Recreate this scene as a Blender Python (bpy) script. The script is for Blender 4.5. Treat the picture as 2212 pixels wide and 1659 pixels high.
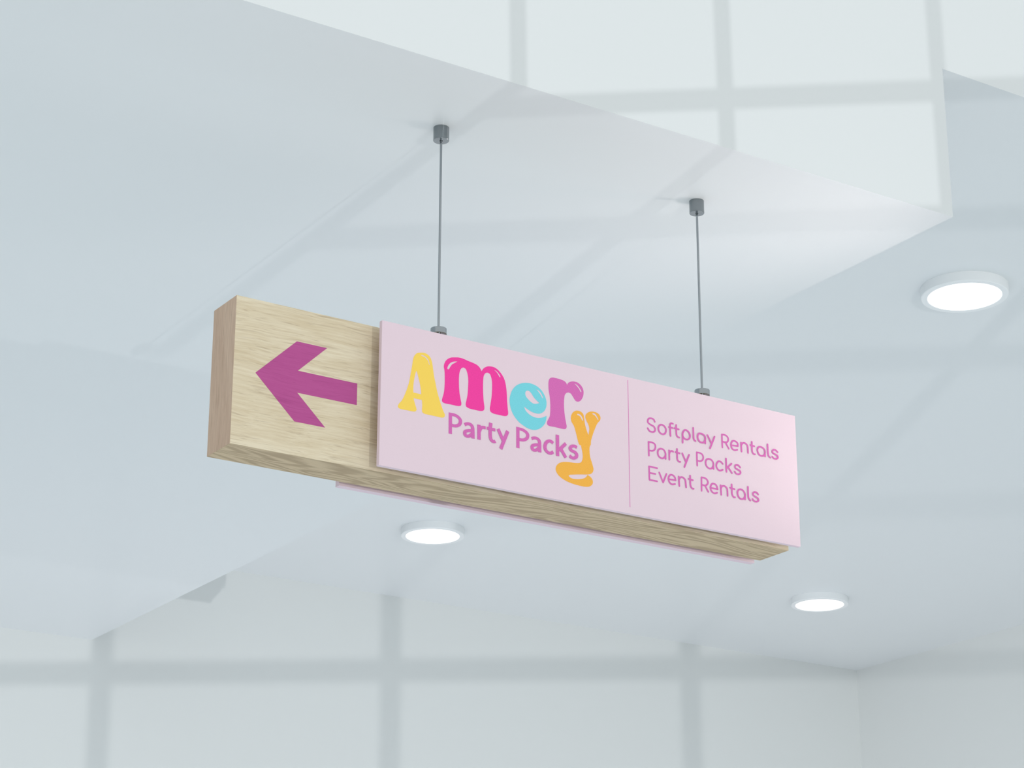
import bpy, bmesh, math
from mathutils import Vector, Matrix
from mathutils.geometry import tessellate_polygon

S = bpy.context.scene
COL = S.collection
for o in list(bpy.data.objects):
    bpy.data.objects.remove(o)

# light levels
WPOW, WCOL = 1.0, (0.820, 0.863, 0.860)
PM, CM = 6.2, (1.0, 1.0, 1.0)
PB, CB = 26.5, (1.0, 0.86, 0.83)
PU, CU = 76.0, (0.63, 0.85, 1.0)
PV, CV = 34.0, (1.0, 0.76, 0.76)
EYE = 1.6                                   # camera height above the floor

# ------------------------------------------------------------------ camera
cam_d = bpy.data.cameras.new('camera')
cam = bpy.data.objects.new('camera', cam_d)
COL.objects.link(cam)
PITCH, YAW, ROLL, FPX = 0.34800, 0.57582, 0.00160, 4844.1
fw = Vector((math.sin(YAW)*math.cos(PITCH), math.cos(YAW)*math.cos(PITCH), math.sin(PITCH)))
rt = fw.cross(Vector((0, 0, 1))).normalized()
up = rt.cross(fw)
c_, s_ = math.cos(ROLL), math.sin(ROLL)
rt, up = c_*rt + s_*up, -s_*rt + c_*up
cam.matrix_world = Matrix(((rt.x, up.x, -fw.x, 0), (rt.y, up.y, -fw.y, 0), (rt.z, up.z, -fw.z, EYE), (0, 0, 0, 1)))
cam_d.sensor_width = 36
cam_d.lens = FPX/2212*36
cam_d.clip_end = 200
S.camera = cam

# ------------------------------------------------------------------ world, exposure
w = bpy.data.worlds.new('daylight'); S.world = w
w.use_nodes = True
nt = w.node_tree; nt.nodes.clear()
bg = nt.nodes.new('ShaderNodeBackground'); wo = nt.nodes.new('ShaderNodeOutputWorld')
bg.inputs[0].default_value = WCOL+(1,)
bg.inputs[1].default_value = WPOW
nt.links.new(bg.outputs[0], wo.inputs[0])
S.view_settings.view_transform = 'Standard'
S.view_settings.look = 'None'
S.view_settings.exposure = 0.0
S.view_settings.gamma = 1.0
S.view_settings.use_curve_mapping = False

# ------------------------------------------------------------------ lamps
LAMP = Vector((2.878, -1.507, 0.3247))      # relative to eye level


def lamp(name, kind, loc, energy, color, size, const=False, aim=None):
    d = bpy.data.lights.new(name, kind)
    d.energy = energy
    d.color = color
    if kind == 'AREA':
        d.shape = 'DISK'; d.size = size
    else:
        d.shadow_soft_size = size
    if const:
        d.use_nodes = True
        t = d.node_tree
        em = t.nodes['Emission']
        fo = t.nodes.new('ShaderNodeLightFalloff')
        fo.inputs['Strength'].default_value = 1.0
        k1 = t.nodes.new('ShaderNodeMath'); k1.operation = 'MULTIPLY'; k1.inputs[1].default_value = 0.43
        k2 = t.nodes.new('ShaderNodeMath'); k2.operation = 'MULTIPLY_ADD'; k2.inputs[1].default_value = 3.75
        t.links.new(fo.outputs['Constant'], k1.inputs[0])
        t.links.new(fo.outputs['Linear'], k2.inputs[0]); t.links.new(k1.outputs[0], k2.inputs[2])
        t.links.new(k2.outputs[0], em.inputs['Strength'])
    o = bpy.data.objects.new(name, d)
    o.location = loc
    if aim is not None:
        o.rotation_euler = (Vector(aim)-Vector(loc)).to_track_quat('-Z', 'Y').to_euler()
    COL.objects.link(o)
    return o


# low window light through the muntins, a soft warm uplight right of the sign,
# and broad unseen area lamps near the floor, added to brighten the ceiling
lamp('window_light', 'POINT', LAMP+Vector((0, 0, EYE)), PM, CM, 0.0075, const=True)
sp = lamp('soft_uplight', 'SPOT', (4.85, 4.50, 3.36), PB, CB, 0.10, aim=(3.58, 4.92, 4.445))
sp.data.spot_size = math.radians(92); sp.data.spot_blend = 1.0
u = lamp('ceiling_fill', 'AREA', (4.4, 8.0, 0.15), PU, CU, 1.0, aim=(4.4, 8.0, 5))
u.data.shape = 'RECTANGLE'; u.data.size = 11.0; u.data.size_y = 6.5
u = lamp('ceiling_fill_back', 'AREA', (6.0, 9.9, 0.16), PV, CV, 1.0, aim=(6.0, 10.4, 5))
u.data.shape = 'RECTANGLE'; u.data.size = 8.0; u.data.size_y = 2.0

# ------------------------------------------------------------------ helpers


def prop(o, label=None, cat=None, group=None, kind=None):
    for k, v in (('label', label), ('category', cat), ('group', group), ('kind', kind)):
        if v:
            o[k] = v
    return o


def mesh_obj(name, verts, faces, mat, parent=None, loc=(0, 0, 0), smooth=False, mats=None, fm=None):
    me = bpy.data.meshes.new(name)
    me.from_pydata([tuple(v) for v in verts], [], faces)
    for m in (mats or [mat]):
        me.materials.append(m)
    if fm:
        for p, i in zip(me.polygons, fm):
            p.material_index = i
    bm = bmesh.new(); bm.from_mesh(me)
    bmesh.ops.recalc_face_normals(bm, faces=bm.faces)
    bm.to_mesh(me); bm.free()
    if smooth:
        for p in me.polygons:
            p.use_smooth = len(p.vertices) < 8
    o = bpy.data.objects.new(name, me)
    o.location = loc
    if parent:
        o.parent = parent
    COL.objects.link(o)
    return o


def box_data(x0, x1, y0, y1, z0, z1):
    v = [(x, y, z) for x in (x0, x1) for y in (y0, y1) for z in (z0, z1)]
    f = [(0, 1, 3, 2), (4, 6, 7, 5), (0, 4, 5, 1), (2, 3, 7, 6), (0, 2, 6, 4), (1, 5, 7, 3)]
    return v, f          # faces: -x, +x, -y, +y, -z, +z


def box(name, x0, x1, y0, y1, z0, z1, mat, parent=None, bevel=0.0, **k):
    v, f = box_data(x0, x1, y0, y1, z0, z1)
    o = mesh_obj(name, v, f, mat, parent, **k)
    if bevel:
        b = o.modifiers.new('bevel', 'BEVEL'); b.width = bevel; b.segments = 2
        b.limit_method = 'ANGLE'
    return o


def lathe(name, prof, mat, parent=None, loc=(0, 0, 0), n=64):
    """prof: list of (r, z); r 0 at the ends closes the body."""
    v, f, rings = [], [], []
    for r, z in prof:
        if r == 0:
            rings.append([len(v)]); v.append((0, 0, z))
        else:
            rings.append(list(range(len(v), len(v)+n)))
            v += [(r*math.cos(2*math.pi*i/n), r*math.sin(2*math.pi*i/n), z) for i in range(n)]
    for a, b in zip(rings, rings[1:]):
        for i in range(n):
            j = (i+1) % n
            q = [a[i % len(a)], a[j % len(a)], b[j % len(b)], b[i % len(b)]]
            q = list(dict.fromkeys(q))
            if len(q) > 2:
                f.append(q)
    o = mesh_obj(name, v, f, mat, parent, loc, smooth=True)
    e = o.modifiers.new('edges', 'EDGE_SPLIT'); e.split_angle = math.radians(35)
    return o


# ------------------------------------------------------------------ materials
def lin(r, g, b):
    return tuple(((x/255)/12.92 if x/255 < 0.04045 else ((x/255+0.055)/1.055)**2.4) for x in (r, g, b))+(1,)


def mat(name, rgb, rough=0.5, metal=0.0, spec=0.5, bump=0.0, bscale=400, mottle=0.0):
    m = bpy.data.materials.new(name); m.use_nodes = True
    t = m.node_tree; p = t.nodes['Principled BSDF']
    p.inputs['Base Color'].default_value = rgb
    p.inputs['Roughness'].default_value = rough
    p.inputs['Metallic'].default_value = metal
    p.inputs['Specular IOR Level'].default_value = spec
    tc = t.nodes.new('ShaderNodeTexCoord')
    if bump:
        n = t.nodes.new('ShaderNodeTexNoise'); n.inputs['Scale'].default_value = bscale
        n.inputs['Detail'].default_value = 3
        b = t.nodes.new('ShaderNodeBump'); b.inputs['Strength'].default_value = bump
        b.inputs['Distance'].default_value = 0.001
        t.links.new(tc.outputs['Object'], n.inputs['Vector'])
        t.links.new(n.outputs['Fac'], b.inputs['Height'])
        t.links.new(b.outputs['Normal'], p.inputs['Normal'])
    if mottle:
        n = t.nodes.new('ShaderNodeTexNoise'); n.inputs['Scale'].default_value = bscale*0.8
        n.inputs['Detail'].default_value = 4
        r = t.nodes.new('ShaderNodeValToRGB')
        lo = tuple(c*(1-mottle) for c in rgb[:3])+(1,); hi = tuple(min(1, c*(1+mottle)) for c in rgb[:3])+(1,)
        r.color_ramp.elements[0].position = 0.3; r.color_ramp.elements[0].color = lo
        r.color_ramp.elements[1].position = 0.7; r.color_ramp.elements[1].color = hi
        t.links.new(tc.outputs['Object'], n.inputs['Vector'])
        t.links.new(n.outputs['Fac'], r.inputs[0])
        t.links.new(r.outputs[0], p.inputs['Base Color'])
    return m


def wood(name, light, mid, dark, along, fig=0.0, seed=0.0):
    """Oak: wavy fine grain along one axis, broad soft figure, short pores, optional cathedral rings."""
    m = bpy.data.materials.new(name); m.use_nodes = True
    t = m.node_tree; N = t.nodes; L = t.links
    p = N['Principled BSDF']; p.inputs['Roughness'].default_value = 0.5
    p.inputs['Specular IOR Level'].default_value = 0.35
    tc = N.new('ShaderNodeTexCoord')
    off = N.new('ShaderNodeVectorMath'); off.operation = 'ADD'; off.inputs[1].default_value = (seed, seed*1.7, seed*0.6)
    L.new(tc.outputs['Object'], off.inputs[0])
    # slow waviness of the grain
    wn = N.new('ShaderNodeTexNoise'); wn.inputs['Scale'].default_value = 5.0; wn.inputs['Detail'].default_value = 1.5
    L.new(off.outputs[0], wn.inputs['Vector'])
    ws = N.new('ShaderNodeVectorMath'); ws.operation = 'SCALE'; ws.inputs['Scale'].default_value = 0.022
    L.new(wn.outputs['Color'], ws.inputs[0])
    wa = N.new('ShaderNodeVectorMath'); wa.operation = 'ADD'
    L.new(off.outputs[0], wa.inputs[0]); L.new(ws.outputs[0], wa.inputs[1])

    def tex(lo, hi, detail, rough=0.6, dist=0.0):
        mp = N.new('ShaderNodeMapping')
        mp.inputs['Scale'].default_value = tuple(lo if i == along else hi for i in range(3))
        L.new(wa.outputs[0], mp.inputs['Vector'])
        n = N.new('ShaderNodeTexNoise'); n.inputs['Scale'].default_value = 1.0
        n.inputs['Detail'].default_value = detail; n.inputs['Roughness'].default_value = rough
        n.inputs['Distortion'].default_value = dist
        L.new(mp.outputs[0], n.inputs['Vector']); return n.outputs['Fac']

    def ramp(src, p0, p1, c0=(0, 0, 0, 1), c1=(1, 1, 1, 1)):
        r = N.new('ShaderNodeValToRGB')
        r.color_ramp.elements[0].position = p0; r.color_ramp.elements[0].color = c0
        r.color_ramp.elements[1].position = p1; r.color_ramp.elements[1].color = c1
        L.new(src, r.inputs[0]); return r.outputs[0]

    def mixf(f, a_, b_):
        x = N.new('ShaderNodeMix'); x.data_type = 'FLOAT'; x.inputs[0].default_value = f
        L.new(a_, x.inputs[2]); L.new(b_, x.inputs[3]); return x.outputs[0]
    broad = tex(2.0, 11, 2, dist=0.4)
    fine = tex(7, 170, 4, 0.7)
    g = mixf(0.58, broad, fine)
    if fig:
        fg = tex(1.7, 13, 1.5, 0.4, 0.5)
        mu = N.new('ShaderNodeMath'); mu.operation = 'MULTIPLY'; mu.inputs[1].default_value = 26.0
        L.new(fg, mu.inputs[0])
        pp = N.new('ShaderNodeMath'); pp.operation = 'PINGPONG'; pp.inputs[1].default_value = 1.0
        L.new(mu.outputs[0], pp.inputs[0])
        g = mixf(fig, g, pp.outputs[0])
    col = ramp(g, 0.38, 0.60, mid, light)
    pores = ramp(tex(14, 330, 2, 0.5), 0.60, 0.74)
    streak = ramp(tex(5, 95, 3, 0.6), 0.57, 0.72)
    mx = N.new('ShaderNodeMix'); mx.data_type = 'RGBA'
    ad = mixf(0.5, pores, streak)
    sc = N.new('ShaderNodeMath'); sc.operation = 'MULTIPLY'; sc.inputs[1].default_value = 0.9
    L.new(ad, sc.inputs[0]); L.new(sc.outputs[0], mx.inputs[0])
    L.new(col, mx.inputs[6]); mx.inputs[7].default_value = dark
    L.new(mx.outputs[2], p.inputs['Base Color'])
    b = N.new('ShaderNodeBump'); b.inputs['Strength'].default_value = 0.1; b.inputs['Distance'].default_value = 0.0006
    L.new(fine, b.inputs['Height']); L.new(b.outputs[0], p.inputs['Normal'])
    return m


PAINT = mat('ceiling_paint', (0.80, 0.83, 0.845, 1), rough=0.32, spec=0.45, bump=0.02, bscale=60)
WALLP = mat('wall_paint', (0.82, 0.84, 0.83, 1), rough=0.6, spec=0.25, bump=0.03, bscale=80)
FLOORM = mat('floor_stone', (0.72, 0.74, 0.75, 1), rough=0.35, bump=0.02, bscale=30, mottle=0.04)
FRAME = mat('painted_metal', (0.75, 0.76, 0.77, 1), rough=0.4)
STEEL = mat('brushed_steel', (0.28, 0.305, 0.32, 1), rough=0.22, metal=1.0, bump=0.03, bscale=600)
STEELF = mat('bright_steel', (0.36, 0.385, 0.41, 1), rough=0.2, metal=1.0)
LAMPB = mat('lamp_housing', (0.90, 0.92, 0.93, 1), rough=0.45, bump=0.01, bscale=200)
PINK = mat('pink_panel', (0.815, 0.65, 0.727, 1), rough=0.5, spec=0.4, bump=0.10, bscale=600, mottle=0.01)
INK = {
    'yellow': mat('yellow_ink', lin(255, 215, 88), rough=0.5, bump=0.1, bscale=600, mottle=0.02),
    'magenta': mat('magenta_ink', lin(254, 48, 160), rough=0.5, bump=0.1, bscale=600, mottle=0.13),
    'cyan': mat('cyan_ink', lin(118, 213, 226), rough=0.5, bump=0.1, bscale=600, mottle=0.08),
    'orchid': mat('orchid_ink', lin(216, 102, 181), rough=0.5, bump=0.1, bscale=600, mottle=0.1),
    'amber': mat('amber_ink', lin(251, 180, 62), rough=0.5, bump=0.1, bscale=600, mottle=0.09),
}
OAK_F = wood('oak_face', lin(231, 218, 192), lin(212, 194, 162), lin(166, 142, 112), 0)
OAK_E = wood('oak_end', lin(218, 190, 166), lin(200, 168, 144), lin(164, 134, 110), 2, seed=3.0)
OAK_B = wood('oak_underside', lin(208, 185, 149), lin(178, 154, 119), lin(138, 114, 84), 0, fig=0.45, seed=7.0)  # same oak, darker: the weaker light underneath is put into its colour
ARROWM = wood('arrow_film', lin(187, 82, 148), lin(181, 74, 142), lin(160, 58, 124), 0)

LENS = bpy.data.materials.new('glowing_diffuser'); LENS.use_nodes = True
p = LENS.node_tree.nodes['Principled BSDF']
p.inputs['Base Color'].default_value = (0.9, 0.9, 0.9, 1)
p.inputs['Emission Color'].default_value = (1.0, 0.985, 0.965, 1)
p.inputs['Emission Strength'].default_value = 1.15

# ------------------------------------------------------------------ the setting (metres; z = 0 is the floor)
ZLOW, ZHIGH = 2.8451+EYE, 3.3570+EYE
YF, YW, XS, XR, XL = 4.5648, 11.2474, 4.5838, 10.0877, -7.0
TOP = 6.4


def struct(o):
    o['kind'] = 'structure'
    return o


struct(box('floor', XL, XR+0.2, -7.0, YW+0.2, -0.1, 0, FLOORM))
struct(box('wall_back', XL, XR+0.2, YW, YW+0.2, 0, TOP, WALLP))
struct(box('wall_right', XR, XR+0.2, YF, YW, 0, ZHIGH, WALLP))
struct(box('ceiling', XL, XS, YF, YW, ZLOW, TOP, PAINT))
struct(box('ceiling', XS, XR+0.2, YF, YW, ZHIGH, TOP, PAINT))

# mullioned window screen behind and right of the camera; its bars shade ceiling, fascia and wall
PHI, TAU, D = -0.6682, 0.0242, 2.1
S0, DS, T0, DT = -0.7522*D, 0.1688*D, 0.4776*D, 0.0729*D
n_ = Vector((-math.sin(PHI)*math.cos(TAU), math.cos(PHI)*math.cos(TAU), math.sin(TAU)))
t_ = Vector((math.cos(PHI), math.sin(PHI), 0))
v_ = t_.cross(n_)                            # up along the slightly leaning screen
base = LAMP+Vector((0, 0, EYE))+n_*D
vz, vf = [], []


def bar(s0, s1, v0, v1, th=0.012):
    k = len(vz)
    for s in (s0, s1):
        for d in (-th/2, th/2):
            for v in (v0, v1):
                vz.append(base+t_*s+n_*d+v_*v)
    for f in ((0, 1, 3, 2), (4, 6, 7, 5), (0, 4, 5, 1), (2, 3, 7, 6), (0, 2, 6, 4), (1, 5, 7, 3)):
        vf.append(tuple(i+k for i in f))


NV, HW, HH = 8, 0.0138*D/2.8, 0.0145*D/2.8
VB = -base.z/v_.z+0.001
for i in range(NV):
    if i == 1:                               # bar cut away so its shadow stays off the pink panel
        bar(S0+i*DS-HW, S0+i*DS+HW, VB, 0.222*D)
        bar(S0+i*DS-HW, S0+i*DS+HW, T0-2*DT, T0+5*DT)
    elif i == 0:  # outer bar gapped likewise, to keep the panel unshaded
        bar(S0+i*DS-HW, S0+i*DS+HW, VB, 0.258*D)
        bar(S0+i*DS-HW, S0+i*DS+HW, 0.343*D, T0+5*DT)
    else:
        bar(S0+i*DS-HW, S0+i*DS+HW, VB, T0+5*DT)
j = 0
while T0-j*DT > VB+0.03:
    for i in range(NV-1):
        if not (j == 3 and i < 2 or j == 2 and i == 0):  # crossbars left out where they would shade the panel
            bar(S0+i*DS+HW, S0+(i+1)*DS-HW, T0-j*DT-HH, T0-j*DT+HH)
    j += 1
struct(mesh_obj('window_1', vz, vf, FRAME))

# ------------------------------------------------------------------ downlights


def downlight(label):
    e = bpy.data.objects.new('ceiling_downlight', None); COL.objects.link(e)
    h, r, rl = 0.040, 0.170, 0.1435
    lathe('housing', [(0, 0), (r, 0), (r, -h+0.003), (r-0.003, -h), (rl+0.002, -h), (rl, -h+0.002), (0, -h+0.002)], LAMPB, e)
    lathe('diffuser', [(0, -h+0.0025), (rl-0.0005, -h+0.0025), (rl-0.0005, -h+0.0008), (0, -h+0.0005)], LENS, e)
    prop(e, label, 'ceiling light', 'round downlights on the raised ceiling')
    return e


first = downlight('largest round white downlight, at the right near the step in the ceiling')
first.location = (5.917, 5.860, ZHIGH)
for (x, y), lb in (((5.927, 9.905), 'round white downlight seen just below the wooden underside of the sign'),
                   ((8.617, 9.905), 'smallest round white downlight, above the far corner where the walls meet')):
    c = first.copy(); COL.objects.link(c); c.location = (x, y, ZHIGH); c['label'] = lb
    for ch in first.children:
        k = ch.copy(); COL.objects.link(k); k.parent = c

# ------------------------------------------------------------------ hanging sign
SX0, SX1, SY0, SY1 = 2.3030, 4.1034, 4.8409, 4.9729
SZ1 = 2.1695+EYE; SZ0 = SZ1-0.4
PX0, PX1, PY = 2.7027, 4.1065, 4.7907
PT = 0.014
YM = (SY0+SY1)/2
sign = bpy.data.objects.new('hanging_sign', None); COL.objects.link(sign)
sign.location = (SX0, YM, SZ0)
prop(sign, 'wooden box sign with pink panels and a purple left arrow, hung from two rods', 'sign')


def loc(x, y, z):
    return Vector((x, y, z))-sign.location


def sbox(name, x0, x1, y0, y1, z0, z1, m, parent=sign, bevel=0.0, **k):
    a = loc(x0, y0, z0); b = loc(x1, y1, z1)
    return box(name, a.x, b.x, a.y, b.y, a.z, b.z, m, parent, bevel, **k)


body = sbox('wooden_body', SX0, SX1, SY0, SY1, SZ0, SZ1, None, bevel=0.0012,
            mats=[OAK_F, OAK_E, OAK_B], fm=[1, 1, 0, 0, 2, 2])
front = sbox('front_panel', PX0, PX1, PY, PY+PT, SZ0, SZ1+0.0005, PINK, bevel=0.001)
back = sbox('back_panel', PX0, PX1, SY1+0.0300, SY1+0.0502, SZ0, SZ1+0.0005, PINK, bevel=0.001)
for px in (PX0+0.12, (PX0+PX1)/2, PX1-0.12):
    for pz in (SZ0+0.1, SZ1-0.1):
        for y0, y1 in ((PY+PT-0.001, SY0+0.002), (SY1-0.002, SY1+0.031)):
            sbox('spacer', px-0.015, px+0.015, y0, y1, pz-0.015, pz+0.015, STEEL)

# --- artwork on the panel: coordinates in millimetres from the panel's (or the body's) lower left corner
ARROW = [(62.2,200.3),(176.6,309.5),(265.5,309.3),(182.6,229.8),(357.6,229.5),(357.8,169.7),(183.1,169.8),(266.9,90.9),(177.8,90.8)]
BIG = [
    ('A','yellow', [
        [(119.2,333.5),(106.9,328.9),(99.3,319.5),(96.4,310.4),(93.7,292.9),(89.6,268.0),(85.4,244.7),(80.4,226.9),(72.5,205.7),(64.4,188.8),(54.8,176.5),(52.7,169.9),(55.1,166.1),(61.2,164.5),(82.4,164.5),(100.7,164.8),(106.8,167.0),(109.0,171.6),(107.4,177.6),(103.4,188.0),(100.1,198.6),(99.7,202.0,1),(109.2,201.7),(124.6,201.9,1),(125.6,196.5),(126.3,185.4),(125.7,172.8),(127.0,168.1),(132.9,165.1),(146.8,164.6),(169.9,164.4),(190.0,165.0),(195.1,168.5),(196.1,173.6),(191.4,182.5),(183.3,200.7),(176.9,217.7),(170.4,237.6),(165.4,257.8),(160.4,278.1),(157.0,298.7),(154.4,312.4),(149.6,324.2),(142.5,331.3),(131.5,334.7)],
        [(107.0,280.0,1),(110.2,272.2),(115.1,256.3),(119.3,240.2),(122.3,223.9),(122.8,216.7,1),(110.5,217.1),(98.5,217.1,1),(98.0,230.4),(99.2,247.4),(101.9,263.5),(104.8,275.3)],
        [(120.1,326.9),(127.0,327.5),(135.6,324.9),(142.7,318.5),(146.2,310.7),(147.3,304.2,1),(145.2,304.8),(143.6,310.1),(138.8,317.7),(131.0,323.2),(122.4,324.5)],
    ]),
    ('m','magenta', [
        [(225.3,341.9),(211.2,338.0),(198.7,328.6),(192.6,317.3),(191.2,308.5),(193.2,298.9),(194.4,277.8),(194.2,256.5),(192.2,234.8),(187.7,218.4),(186.6,212.6),(188.7,208.0),(194.1,206.3),(216.0,206.3),(239.4,206.6),(245.7,209.9),(246.9,215.1),(243.9,228.0),(240.6,244.4),(238.8,265.3),(238.6,286.7),(240.0,301.2),(243.8,312.0),(251.6,318.4),(259.6,315.9),(264.4,306.2),(267.8,289.7),(267.5,263.9),(265.8,242.2),(262.8,227.4),(260.6,217.0),(262.2,210.2),(269.3,206.7),(286.7,205.7),(310.5,206.5),(317.6,210.2),(319.3,217.0),(316.6,237.9),(314.8,266.1),(315.0,294.8),(316.9,308.1),(321.7,316.0),(328.1,319.0),(335.3,317.6),(340.2,309.9),(343.1,296.1),(343.5,278.9),(342.1,252.8),(339.0,232.2),(336.7,217.5),(339.1,210.1),(347.1,206.6),(364.8,206.0),(387.4,206.7),(393.5,210.5),(395.2,216.0),(393.9,227.4),(391.6,250.3),(390.3,273.4),(387.1,296.2),(381.8,312.4),(373.0,324.7),(362.5,333.6),(352.0,338.5),(339.8,339.3),(327.2,336.5),(316.0,328.8),(309.7,319.3,1),(304.8,327.3),(296.8,333.6),(284.0,337.5),(266.5,340.3),(250.6,343.5),(237.9,344.0)],
        [(234.1,332.3,1),(223.9,325.2),(216.1,319.3),(210.7,311.0),(206.1,304.1),(203.0,303.7),(201.8,306.4),(205.2,315.6),(211.4,323.3),(220.7,328.8)],
        [(348.5,331.5,1),(357.3,329.7),(365.1,323.5),(369.5,317.5),(370.1,314.4),(367.8,314.0),(364.3,318.3),(357.3,326.6)],
    ]),
    ('e','cyan', [
        [(519.7,232.7,1),(518.7,223.1),(516.0,213.2),(510.7,204.4),(501.7,194.9),(491.1,188.2),(478.7,184.3),(462.8,184.5),(446.9,189.3),(429.4,198.4),(415.3,211.3),(405.7,226.5),(400.7,244.3),(399.8,256.5),(402.1,269.5),(407.3,283.0),(417.0,296.7),(429.3,306.2),(445.2,313.0),(461.2,316.0),(477.2,314.9),(491.4,310.6),(505.7,300.8),(514.6,288.3),(519.0,276.6),(519.8,267.3),(518.0,255.9),(512.6,245.5),(503.7,237.5),(493.0,233.5),(478.8,233.5),(464.6,237.0),(452.2,242.5),(445.5,245.7,1),(452.2,233.9),(464.6,225.3),(477.0,221.4),(491.2,221.0),(503.6,224.1),(512.5,228.2)],
        [(450.9,279.0),(450.5,286.8),(455.8,292.9),(462.9,293.2),(470.0,288.3),(477.1,279.4),(484.2,273.0),(491.3,268.1),(496.6,265.2,1),(489.5,261.9),(477.1,259.5),(468.2,262.8),(459.3,268.9),(453.2,274.8)],
        [(485.2,303.1,1),(495.0,300.6),(502.4,294.2),(507.4,285.7),(508.6,282.1),(506.5,280.8),(502.1,286.7),(494.9,295.5)],
    ]),
    ('r','orchid', [
        [(538.2,347.2),(531.0,343.1),(527.3,335.2),(526.4,323.9),(527.2,308.2),(530.7,289.9),(532.4,266.6),(531.9,244.4),(530.4,233.1),(525.0,222.7),(521.4,214.2),(522.2,208.1),(528.5,205.3),(549.9,205.5),(576.9,205.0),(583.2,207.3),(585.9,213.8),(584.2,222.9),(580.7,239.6),(578.2,259.6),(577.4,278.4),(578.5,294.5),(580.4,304.4),(584.9,310.8),(592.2,314.3),(600.4,313.1),(606.7,306.4),(612.1,299.4),(616.6,294.8),(623.8,293.5),(632.1,297.8),(639.5,308.0),(643.3,321.5),(641.6,334.0),(634.4,343.8),(623.5,349.6),(610.7,350.2),(599.8,347.3),(592.5,342.6),(588.4,335.9,1),(584.3,341.8),(578.0,345.3),(565.3,347.6),(550.8,348.2)],
        [(611.6,345.3,1),(621.6,342.5),(630.7,334.7),(636.1,326.8),(636.0,324.1),(633.3,324.0),(628.4,331.4),(621.2,338.3)],
    ]),
    ('y','amber', [
        [(621.5,267.1),(610.9,262.5),(602.8,252.5),(600.1,241.2),(602.6,230.9),(610.4,220.0),(615.6,205.7),(620.7,188.2),(624.5,175.1),(627.6,169.6),(632.9,168.5,1),(635.4,158.7),(637.9,147.0),(638.7,136.4),(636.8,126.9),(633.2,120.2),(627.0,116.8),(611.2,114.0),(590.1,112.9),(572.7,109.8),(560.4,104.3),(551.7,95.2),(548.7,85.6),(551.6,77.1),(560.2,68.0),(575.8,60.2),(596.6,54.7),(621.1,52.2),(645.6,52.1),(659.7,55.0),(668.7,61.8),(671.4,69.1),(669.7,76.4),(663.6,83.0),(653.6,87.2,1),(651.3,83.1),(645.9,77.6),(635.3,72.8),(619.5,69.0),(603.7,68.0),(595.0,70.3),(591.2,74.2),(595.1,77.1),(607.3,80.0),(628.4,84.1),(653.6,88.2,1),(665.5,92.4),(671.8,98.9),(674.0,107.6),(671.2,117.8),(667.7,127.9),(663.0,140.8),(661.4,154.3),(662.1,169.7),(665.7,176.5),(666.7,187.4),(672.3,205.4),(679.7,223.7),(688.9,242.5),(698.0,253.5),(699.6,261.6),(694.7,270.0),(684.0,274.1),(669.6,273.7),(658.9,269.3),(650.8,261.6),(648.9,253.5),(652.3,243.3),(658.4,233.7),(661.5,223.4),(660.9,214.1),(658.4,202.5,1),(652.9,214.1),(647.7,230.1),(645.2,242.0),(644.1,252.6),(641.0,261.3),(632.2,266.6)],
        [(620.5,256.6),(624.1,258.5),(631.2,257.9),(636.5,253.5),(640.8,245.8),(641.8,242.1),(639.9,240.8),(637.2,242.8),(632.9,249.7),(627.6,253.3),(622.3,254.3)],
        [(671.3,267.4),(676.7,270.1),(683.0,268.5),(688.3,262.5),(691.8,257.0),(692.6,253.3),(690.8,252.3),(686.4,258.3),(680.2,264.1),(674.9,265.9)],
    ]),
]
PARTY = [
    (0,[(213.1,183.0),(213.4,124.0)]),
    (0,[(213.1,178.4),(225.8,178.9),(236.0,175.9),(243.1,170.0),(244.6,164.8),(242.6,157.1),(236.2,151.4),(226.2,148.6),(216.1,149.1)]),
    (0,[(257.4,157.6),(263.5,161.2),(271.6,162.6),(278.7,160.3),(282.4,154.6),(283.3,145.7),(284.1,124.0)]),
    (0,[(281.9,145.4),(270.7,143.5),(260.6,139.6),(258.3,134.1),(260.3,128.7),(266.8,127.2),(273.9,129.7),(282.0,137.2)]),
    (0,[(302.5,166.0),(302.8,124.2)]),
    (0,[(303.7,148.5),(308.3,157.2),(314.4,160.9),(323.6,161.2)]),
    (0,[(339.6,178.1),(338.2,161.4),(338.1,141.2),(340.2,132.5),(345.4,127.6),(351.5,127.6),(354.2,129.6)]),
    (0,[(327.3,161.2),(354.1,160.7)]),
    (0,[(362.7,165.4),(380.4,133.5)]),
    (0,[(393.8,165.1),(371.6,110.8)]),
    (0,[(426.4,182.8),(426.5,123.5)]),
    (0,[(426.4,178.2),(439.6,178.1),(450.1,174.8),(456.8,169.6),(458.2,164.3),(455.9,157.1),(449.0,151.2),(439.6,148.5),(429.2,148.8)]),
    (0,[(470.6,157.9),(477.4,161.0),(485.8,162.0),(493.2,158.8),(496.3,152.8),(496.7,144.6),(496.9,123.9)]),
    (0,[(495.2,144.3),(483.6,142.6),(474.2,138.6),(472.1,132.7),(474.1,127.9),(480.4,126.7),(487.8,129.5),(495.2,136.6)]),
    (0,[(540.8,157.7),(534.9,161.4),(528.1,161.8),(520.0,157.2),(514.9,148.8),(513.8,140.3),(517.4,132.6),(523.7,128.2),(532.2,127.5),(541.1,132.7)]),
    (0,[(554.8,184.1),(555.1,123.7)]),
    (0,[(559.5,141.2),(582.5,164.3)]),
    (0,[(565.9,146.0),(582.2,123.9)]),
    (0,[(619.0,159.4),(612.6,162.0),(605.0,161.2),(598.1,156.5),(597.2,150.8),(602.7,147.1),(612.4,144.8),(617.7,139.6),(616.6,131.9),(609.0,127.4),(601.5,127.3),(594.4,131.7)]),
]
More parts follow.
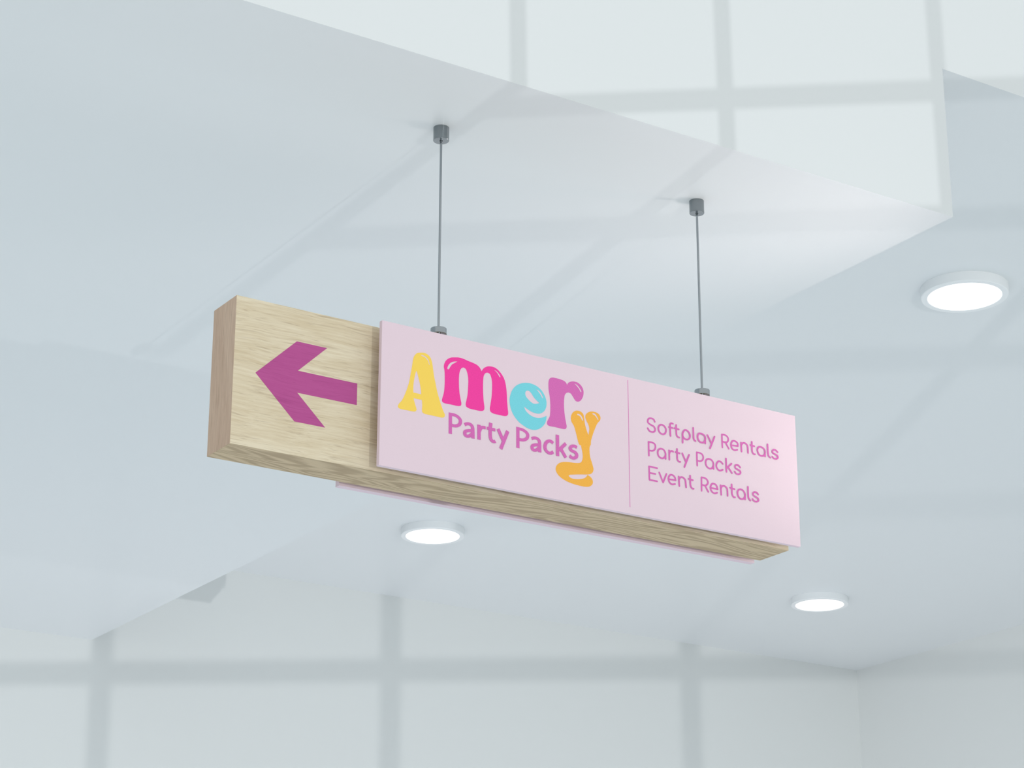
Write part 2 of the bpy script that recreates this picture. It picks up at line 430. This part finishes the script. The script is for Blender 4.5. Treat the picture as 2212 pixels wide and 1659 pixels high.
LINE_A = [
    (0,[(886.7,284.8),(883.3,290.7),(875.2,292.6),(867.0,290.6),(862.6,284.2),(863.6,277.4),(872.4,273.1),(882.8,270.1),(887.3,264.0),(886.0,256.8),(878.9,252.5),(868.4,253.5),(861.6,260.6)]),
    (1,[(912.4,280.2),(920.5,277.2),(925.7,269.1),(923.6,258.8),(916.3,253.0),(907.0,253.7),(900.1,260.4),(899.2,270.2),(904.1,277.7)]),
    (0,[(950.4,290.6),(944.5,291.1),(940.8,287.0),(940.1,278.8),(941.0,252.4)]),
    (0,[(935.9,278.0),(949.5,277.6)]),
    (0,[(961.7,288.9),(961.9,263.9),(963.6,257.2),(968.2,253.5),(971.8,253.3)]),
    (0,[(955.9,278.2),(970.8,277.6)]),
    (0,[(984.1,270.0),(983.2,240.2)]),
    (1,[(984.1,268.0),(989.1,277.0),(996.4,280.3),(1005.8,276.0),(1010.2,266.8),(1007.5,257.3),(999.1,252.3),(989.6,254.0),(983.9,260.9)]),
    (0,[(1022.3,291.6),(1022.8,263.1),(1024.2,256.3),(1029.6,253.3)]),
    (1,[(1044.1,278.7),(1054.9,279.1),(1063.2,273.6),(1064.5,263.7),(1057.7,254.4),(1049.2,252.9),(1041.0,257.4),(1037.2,266.8),(1039.2,275.2)]),
    (0,[(1064.2,269.7),(1064.4,252.6)]),
    (0,[(1073.0,278.8),(1086.0,257.6)]),
    (0,[(1098.4,279.1),(1080.5,240.5)]),
    (0,[(1126.0,291.3),(1126.4,252.3)]),
    (0,[(1126.0,291.3),(1136.5,291.8),(1146.1,287.9),(1149.0,280.3),(1145.5,272.5),(1138.1,269.8),(1126.6,269.7)]),
    (0,[(1138.1,269.8),(1149.6,252.4)]),
    (0,[(1159.8,264.8),(1183.1,266.2),(1183.0,274.3),(1176.3,279.2),(1166.5,279.4),(1160.1,272.8),(1158.6,263.8),(1161.9,255.2),(1170.3,251.7),(1180.7,254.6)]),
    (0,[(1195.5,279.0),(1196.3,252.3)]),
    (0,[(1196.1,271.6),(1200.8,278.0),(1208.3,280.6),(1216.8,276.4),(1219.6,268.8),(1219.9,252.1)]),
    (0,[(1235.4,289.0),(1235.2,262.4),(1236.9,256.6),(1241.6,252.4),(1245.4,252.6)]),
    (0,[(1229.9,277.8),(1244.0,276.9)]),
    (1,[(1263.9,278.9),(1272.6,278.8),(1281.1,273.8),(1283.4,264.0),(1277.7,254.8),(1267.6,251.9),(1259.2,256.5),(1255.1,266.0),(1257.5,274.6)]),
    (0,[(1282.9,270.0),(1282.6,252.6)]),
    (0,[(1293.7,291.5),(1294.3,263.9),(1296.5,256.1),(1301.8,252.5)]),
    (0,[(1330.4,274.5),(1323.8,279.1),(1315.6,279.0),(1311.1,274.1),(1312.8,268.9),(1321.9,265.8),(1329.3,263.0),(1330.8,257.1),(1323.8,252.4),(1315.0,252.9),(1309.7,256.8)]),
]
LINE_B = [
    (0,[(863.7,220.9),(863.9,180.5)]),
    (0,[(863.7,220.5),(875.8,221.2),(885.0,217.9),(887.1,209.4),(883.4,200.8),(875.2,196.3),(864.7,196.0)]),
    (1,[(905.8,208.2),(915.1,207.1),(920.8,200.6),(922.2,192.0),(915.6,182.9),(907.4,180.4),(898.2,184.7),(894.9,194.0),(897.5,203.3)]),
    (0,[(921.9,197.9),(922.1,181.1)]),
    (0,[(935.1,208.2),(935.0,181.0)]),
    (0,[(935.3,198.3),(938.5,205.4),(944.5,208.3),(949.2,207.3)]),
    (0,[(962.9,217.8),(962.8,190.3),(965.0,183.8),(969.6,181.2),(973.2,181.3)]),
    (0,[(957.4,207.2),(971.6,206.4)]),
    (0,[(981.1,207.9),(992.7,186.1)]),
    (0,[(1005.3,207.9),(987.4,168.5)]),
    (0,[(1033.3,220.5),(1033.6,181.0)]),
    (0,[(1033.3,220.3),(1044.5,220.5),(1052.8,217.4),(1056.1,209.0),(1052.2,200.3),(1043.7,196.0),(1033.4,196.2)]),
    (1,[(1075.3,208.4),(1084.9,207.1),(1091.1,200.2),(1091.5,191.3),(1085.2,182.1),(1076.7,180.2),(1067.3,185.0),(1064.0,194.4),(1066.7,203.9)]),
    (0,[(1091.5,197.3),(1091.9,181.3)]),
    (0,[(1125.7,202.3),(1119.9,206.9),(1111.4,207.8),(1104.4,200.6),(1102.3,191.2),(1106.9,183.0),(1115.2,180.4),(1125.0,184.7)]),
    (0,[(1138.1,220.6),(1138.2,181.0)]),
    (0,[(1157.5,208.6),(1139.9,192.4)]),
    (0,[(1144.9,196.3),(1158.1,180.5)]),
    (0,[(1189.0,202.8),(1183.1,207.9),(1174.6,207.6),(1170.0,203.1),(1171.7,197.4),(1181.4,194.6),(1188.5,191.3),(1189.0,185.3),(1182.0,181.0),(1173.5,181.6),(1168.1,186.7)]),
]
LINE_C = [
    (0,[(891.4,148.4),(863.6,148.6),(864.2,109.6),(890.4,109.6)]),
    (0,[(863.8,129.9),(884.7,130.2)]),
    (0,[(898.8,136.6),(911.3,109.9),(923.7,137.0)]),
    (0,[(931.5,123.0),(955.5,124.2),(952.9,132.2),(946.4,137.0),(937.8,136.9),(931.7,129.5),(930.8,121.5),(934.8,113.3),(942.9,109.8),(952.8,112.5)]),
    (0,[(966.6,136.6),(967.9,109.2)]),
    (0,[(967.3,127.8),(971.8,134.9),(980.1,136.9),(988.2,132.4),(990.3,124.9),(991.7,109.3)]),
    (0,[(1007.1,146.2),(1007.2,119.9),(1009.3,113.3),(1014.6,109.3),(1018.2,109.9)]),
    (0,[(1001.3,135.7),(1016.2,134.7)]),
    (0,[(1047.6,148.6),(1046.7,108.8)]),
    (0,[(1047.6,148.6),(1058.8,148.6),(1067.0,145.1),(1070.4,137.7),(1066.5,130.1),(1059.2,126.4),(1047.8,127.0)]),
    (0,[(1059.2,126.4),(1070.5,109.5)]),
    (0,[(1080.1,122.9),(1104.1,123.2),(1101.3,132.1),(1095.5,136.4),(1086.4,136.5),(1080.4,129.5),(1078.8,120.3),(1083.8,112.2),(1092.1,108.8),(1102.3,112.3)]),
    (0,[(1115.9,136.6),(1116.6,108.8)]),
    (0,[(1116.6,127.7),(1120.7,134.4),(1129.2,136.8),(1137.5,132.3),(1139.6,124.6),(1139.7,109.3)]),
    (0,[(1155.7,146.0),(1155.7,120.0),(1157.8,113.1),(1162.0,109.1),(1166.4,109.2)]),
    (0,[(1149.7,134.9),(1165.4,133.6)]),
    (1,[(1186.2,136.6),(1195.9,135.2),(1202.2,128.3),(1203.3,119.4),(1196.6,110.3),(1187.5,108.1),(1179.2,113.4),(1175.9,122.8),(1178.2,131.8)]),
    (0,[(1202.8,125.4),(1202.9,109.3)]),
    (0,[(1214.9,148.9),(1214.8,120.4),(1217.0,113.7),(1222.4,109.6)]),
    (0,[(1251.5,132.2),(1246.3,137.1),(1237.6,136.7),(1232.5,132.4),(1234.0,126.6),(1243.2,123.1),(1250.9,119.4),(1251.3,113.4),(1243.8,109.2),(1235.2,110.1),(1230.0,114.9)]),
]


def smooth_loop(pts, sub=5):
    """closed Catmull-Rom through pts; a third element marks a corner"""
    n = len(pts); out = []
    P = [Vector((p[0], p[1])) for p in pts]; C = [len(p) > 2 for p in pts]
    for i in range(n):
        p1, p2 = P[i], P[(i+1) % n]
        p0 = p1+(p1-p2) if C[i] else P[i-1]
        p3 = p2+(p2-p1) if C[(i+1) % n] else P[(i+2) % n]
        d01 = max((p1-p0).length, 1e-4)**.5; d12 = max((p2-p1).length, 1e-4)**.5; d23 = max((p3-p2).length, 1e-4)**.5
        m1 = (p2-p1)+d12*((p1-p0)/d01-(p2-p0)/(d01+d12))
        m2 = (p2-p1)+d12*((p3-p2)/d23-(p3-p1)/(d12+d23))
        if C[i]:
            m1 = p2-p1
        if C[(i+1) % n]:
            m2 = p2-p1
        for k in range(sub):
            t = k/sub
            out.append((2*t**3-3*t*t+1)*p1+(t**3-2*t*t+t)*m1+(-2*t**3+3*t*t)*p2+(t**3-t*t)*m2)
    return out


def plate(name, loops, ox, y, thick, m, parent, z_up=SZ0):
    """flat shape with holes, a fraction of a millimetre proud of the face at depth y"""
    flat = [p for l in loops for p in l]
    tris = tessellate_polygon([[Vector((p[0], p[1], 0)) for p in l] for l in loops])
    n = len(flat)
    A = [loc(ox+p[0]/1000, y-thick, z_up+p[1]/1000) for p in flat]
    B = [loc(ox+p[0]/1000, y+0.0002, z_up+p[1]/1000) for p in flat]
    f = [tuple(t) for t in tris]
    k = 0
    for l in loops:
        c = len(l)
        for i in range(c):
            a, b = k+i, k+(i+1) % c
            f.append((a, b, b+n, a+n))
        k += c
    off = parent.location if parent is not sign else Vector((0, 0, 0))
    return mesh_obj(name, [v-off for v in A+B], f, m, parent)


def stroke_loops(pts, closed, wv, wh, cap):
    """outline of a pen stroke (pen wv wide on uprights, wh on horizontals) as a list of quads/discs"""
    P = [Vector((p[0], p[1])) for p in pts]
    n = len(P); dense = []
    rng = n if closed else n-1
    for i in range(rng):
        p1, p2 = P[i], P[(i+1) % n]
        sharp1 = False; sharp2 = False
        p0 = P[i-1] if (closed or i > 0) else p1+(p1-p2)
        p3 = P[(i+2) % n] if (closed or i+2 < n) else p2+(p2-p1)

        def turn(a, b, c):
            u, v = (b-a), (c-b)
            return u.length > 0 and v.length > 0 and u.normalized().dot(v.normalized()) < 0.35
        s1 = (closed or i > 0) and turn(p0, p1, p2)
        s2 = (closed or i+2 < n) and turn(p1, p2, p3)
        if s1:
            p0 = p1+(p1-p2)
        if s2:
            p3 = p2+(p2-p1)
        m1 = (p2-p0)*0.5; m2 = (p3-p1)*0.5
        L = (p2-p1).length
        m1 = m1*min(1, L/max(m1.length, 1e-6)); m2 = m2*min(1, L/max(m2.length, 1e-6))
        sub = 1 if n == 2 else 6
        for k in range(sub):
            t = k/sub
            dense.append((2*t**3-3*t*t+1)*p1+(t**3-2*t*t+t)*m1+(-2*t**3+3*t*t)*p2+(t**3-t*t)*m2)
    if not closed:
        dense.append(P[-1])
    out = []
    m = len(dense)
    # split at sharp turns so each run offsets cleanly
    runs, cur = [], [dense[0]]
    for i in range(1, m):
        cur.append(dense[i])
        if i < m-1 and (dense[i]-dense[i-1]).normalized().dot((dense[i+1]-dense[i]).normalized()) < 0.6:
            runs.append(cur); cur = [dense[i]]
    runs.append(cur)
    if closed:
        runs = [dense+[dense[0]]]
    for r in runs:
        L, R = [], []
        q = len(r)
        for i in range(q):
            if closed:
                d = r[(i+1) % (q-1)]-r[(i-1) % (q-1)]
            else:
                d = r[min(i+1, q-1)]-r[max(i-1, 0)]
            d.normalize()
            wd = math.hypot(wv*d.y, wh*d.x)/2
            nn = Vector((-d.y, d.x))*wd
            L.append(r[i]+nn); R.append(r[i]-nn)
        for i in range(q-1):
            out.append([R[i], R[i+1], L[i+1], L[i]])
        if cap == 'round' or len(runs) > 1:
            ends = []
            if cap == 'round' and not closed:
                ends = [r[0], r[-1]]
            elif len(runs) > 1:
                ends = [x for x in (r[0], r[-1]) if x is not runs[0][0] and x is not runs[-1][-1]]
            for e in ends:
                rad = (wv+wh)/4
                out.append([e+Vector((math.cos(2*math.pi*k/20), math.sin(2*math.pi*k/20)))*rad for k in range(20)])
    return out


def lettering(name, strokes, wv, wh, cap, m, parent):
    V, F = [], []
    lay = 0
    for closed, pts in strokes:
        for poly in stroke_loops(pts, closed, wv, wh, cap):
            k = len(V)
            lay += 1
            d2 = 0.0004+0.000004*lay
            for p in poly:
                V.append(loc(PX0+p[0]/1000, PY-d2, SZ0+p[1]/1000))
            F.append(tuple(range(k, k+len(poly))))
    me = mesh_obj(name, V, F, m, parent)
    for p in me.data.polygons:
        if p.normal.y > 0:
            p.flip()
    return me


plate('arrow', [ARROW], SX0, SY0, 0.0003, ARROWM, sign)
NAMES = {'yellow': 'yellow letter A', 'magenta': 'magenta letter m', 'cyan': 'turquoise letter e',
         'orchid': 'orchid letter r', 'amber': 'orange letter y with a long curled tail'}
for ch, colr, loops in BIG:
    o = plate('letter', [smooth_loop(l) for l in loops], PX0, PY, 0.0005, INK[colr], front)
    o['label'] = NAMES[colr]
for strk, w_, h_, cp, words in ((PARTY, 10.6, 8.4, 'butt', (('Party', 0, 10), ('Packs', 10, 99))),
                                (LINE_A, 5.6, 4.9, 'round', (('Softplay', 0, 13), ('Rentals', 13, 99))),
                                (LINE_B, 5.6, 4.9, 'round', (('Party', 0, 10), ('Packs', 10, 99))),
                                (LINE_C, 5.6, 4.9, 'round', (('Event', 0, 8), ('Rentals', 8, 99)))):
    for word, i0, i1 in words:
        o = lettering('lettering', strk[i0:i1], w_, h_, cp, INK['orchid'], front)
        o['label'] = ('bold orchid word ' if cp == 'butt' else 'thin orchid word ')+word
dv = [(794.9, 391.3), (794.9, 18.9), (796.5, 18.9), (796.5, 391.3)]
plate('divider_line', [dv], PX0, PY, 0.0003, INK['orchid'], front)

# ------------------------------------------------------------------ suspension rods
STOP = 0.0655                                # collar top above the sign's top


def rod(label):
    e = bpy.data.objects.new('suspension_rod', None); COL.objects.link(e)
    H = ZLOW-SZ1
    lathe('ceiling_cap', [(0, H), (0.0225, H), (0.0225, H-0.0395), (0.0217, H-0.0405), (0.0048, H-0.0405), (0.0048, H-0.034), (0, H-0.034)], STEEL, e)
    lathe('rod', [(0, H-0.03), (0.0034, H-0.03), (0.0034, 0.0005), (0, 0.0005)], STEELF, e, n=24)
    lathe('collar', [(0, STOP), (0.0218, STOP), (0.0225, STOP-0.0008), (0.0225, STOP-0.0165), (0.0215, STOP-0.0175), (0.0065, STOP-0.0175),
                     (0.0065, STOP-0.024), (0, STOP-0.024)], STEELF, e)
    lathe('foot', [(0, 0.008), (0.013, 0.008), (0.014, 0.007), (0.014, 0), (0, 0)], STEELF, e, n=32)
    prop(e, label, 'rod', 'steel rods the sign hangs from')
    return e


r1 = rod('left thin steel rod with a dark ceiling cap, above the yellow and magenta letters')
r1.location = (2.9457, YM, SZ1)
r2 = r1.copy(); COL.objects.link(r2)
r2['label'] = 'right thin steel rod with a dark ceiling cap, above the pink Softplay words'
r2.location = (3.8528, YM, SZ1)
for chd in r1.children:
    k = chd.copy(); COL.objects.link(k); k.parent = r2
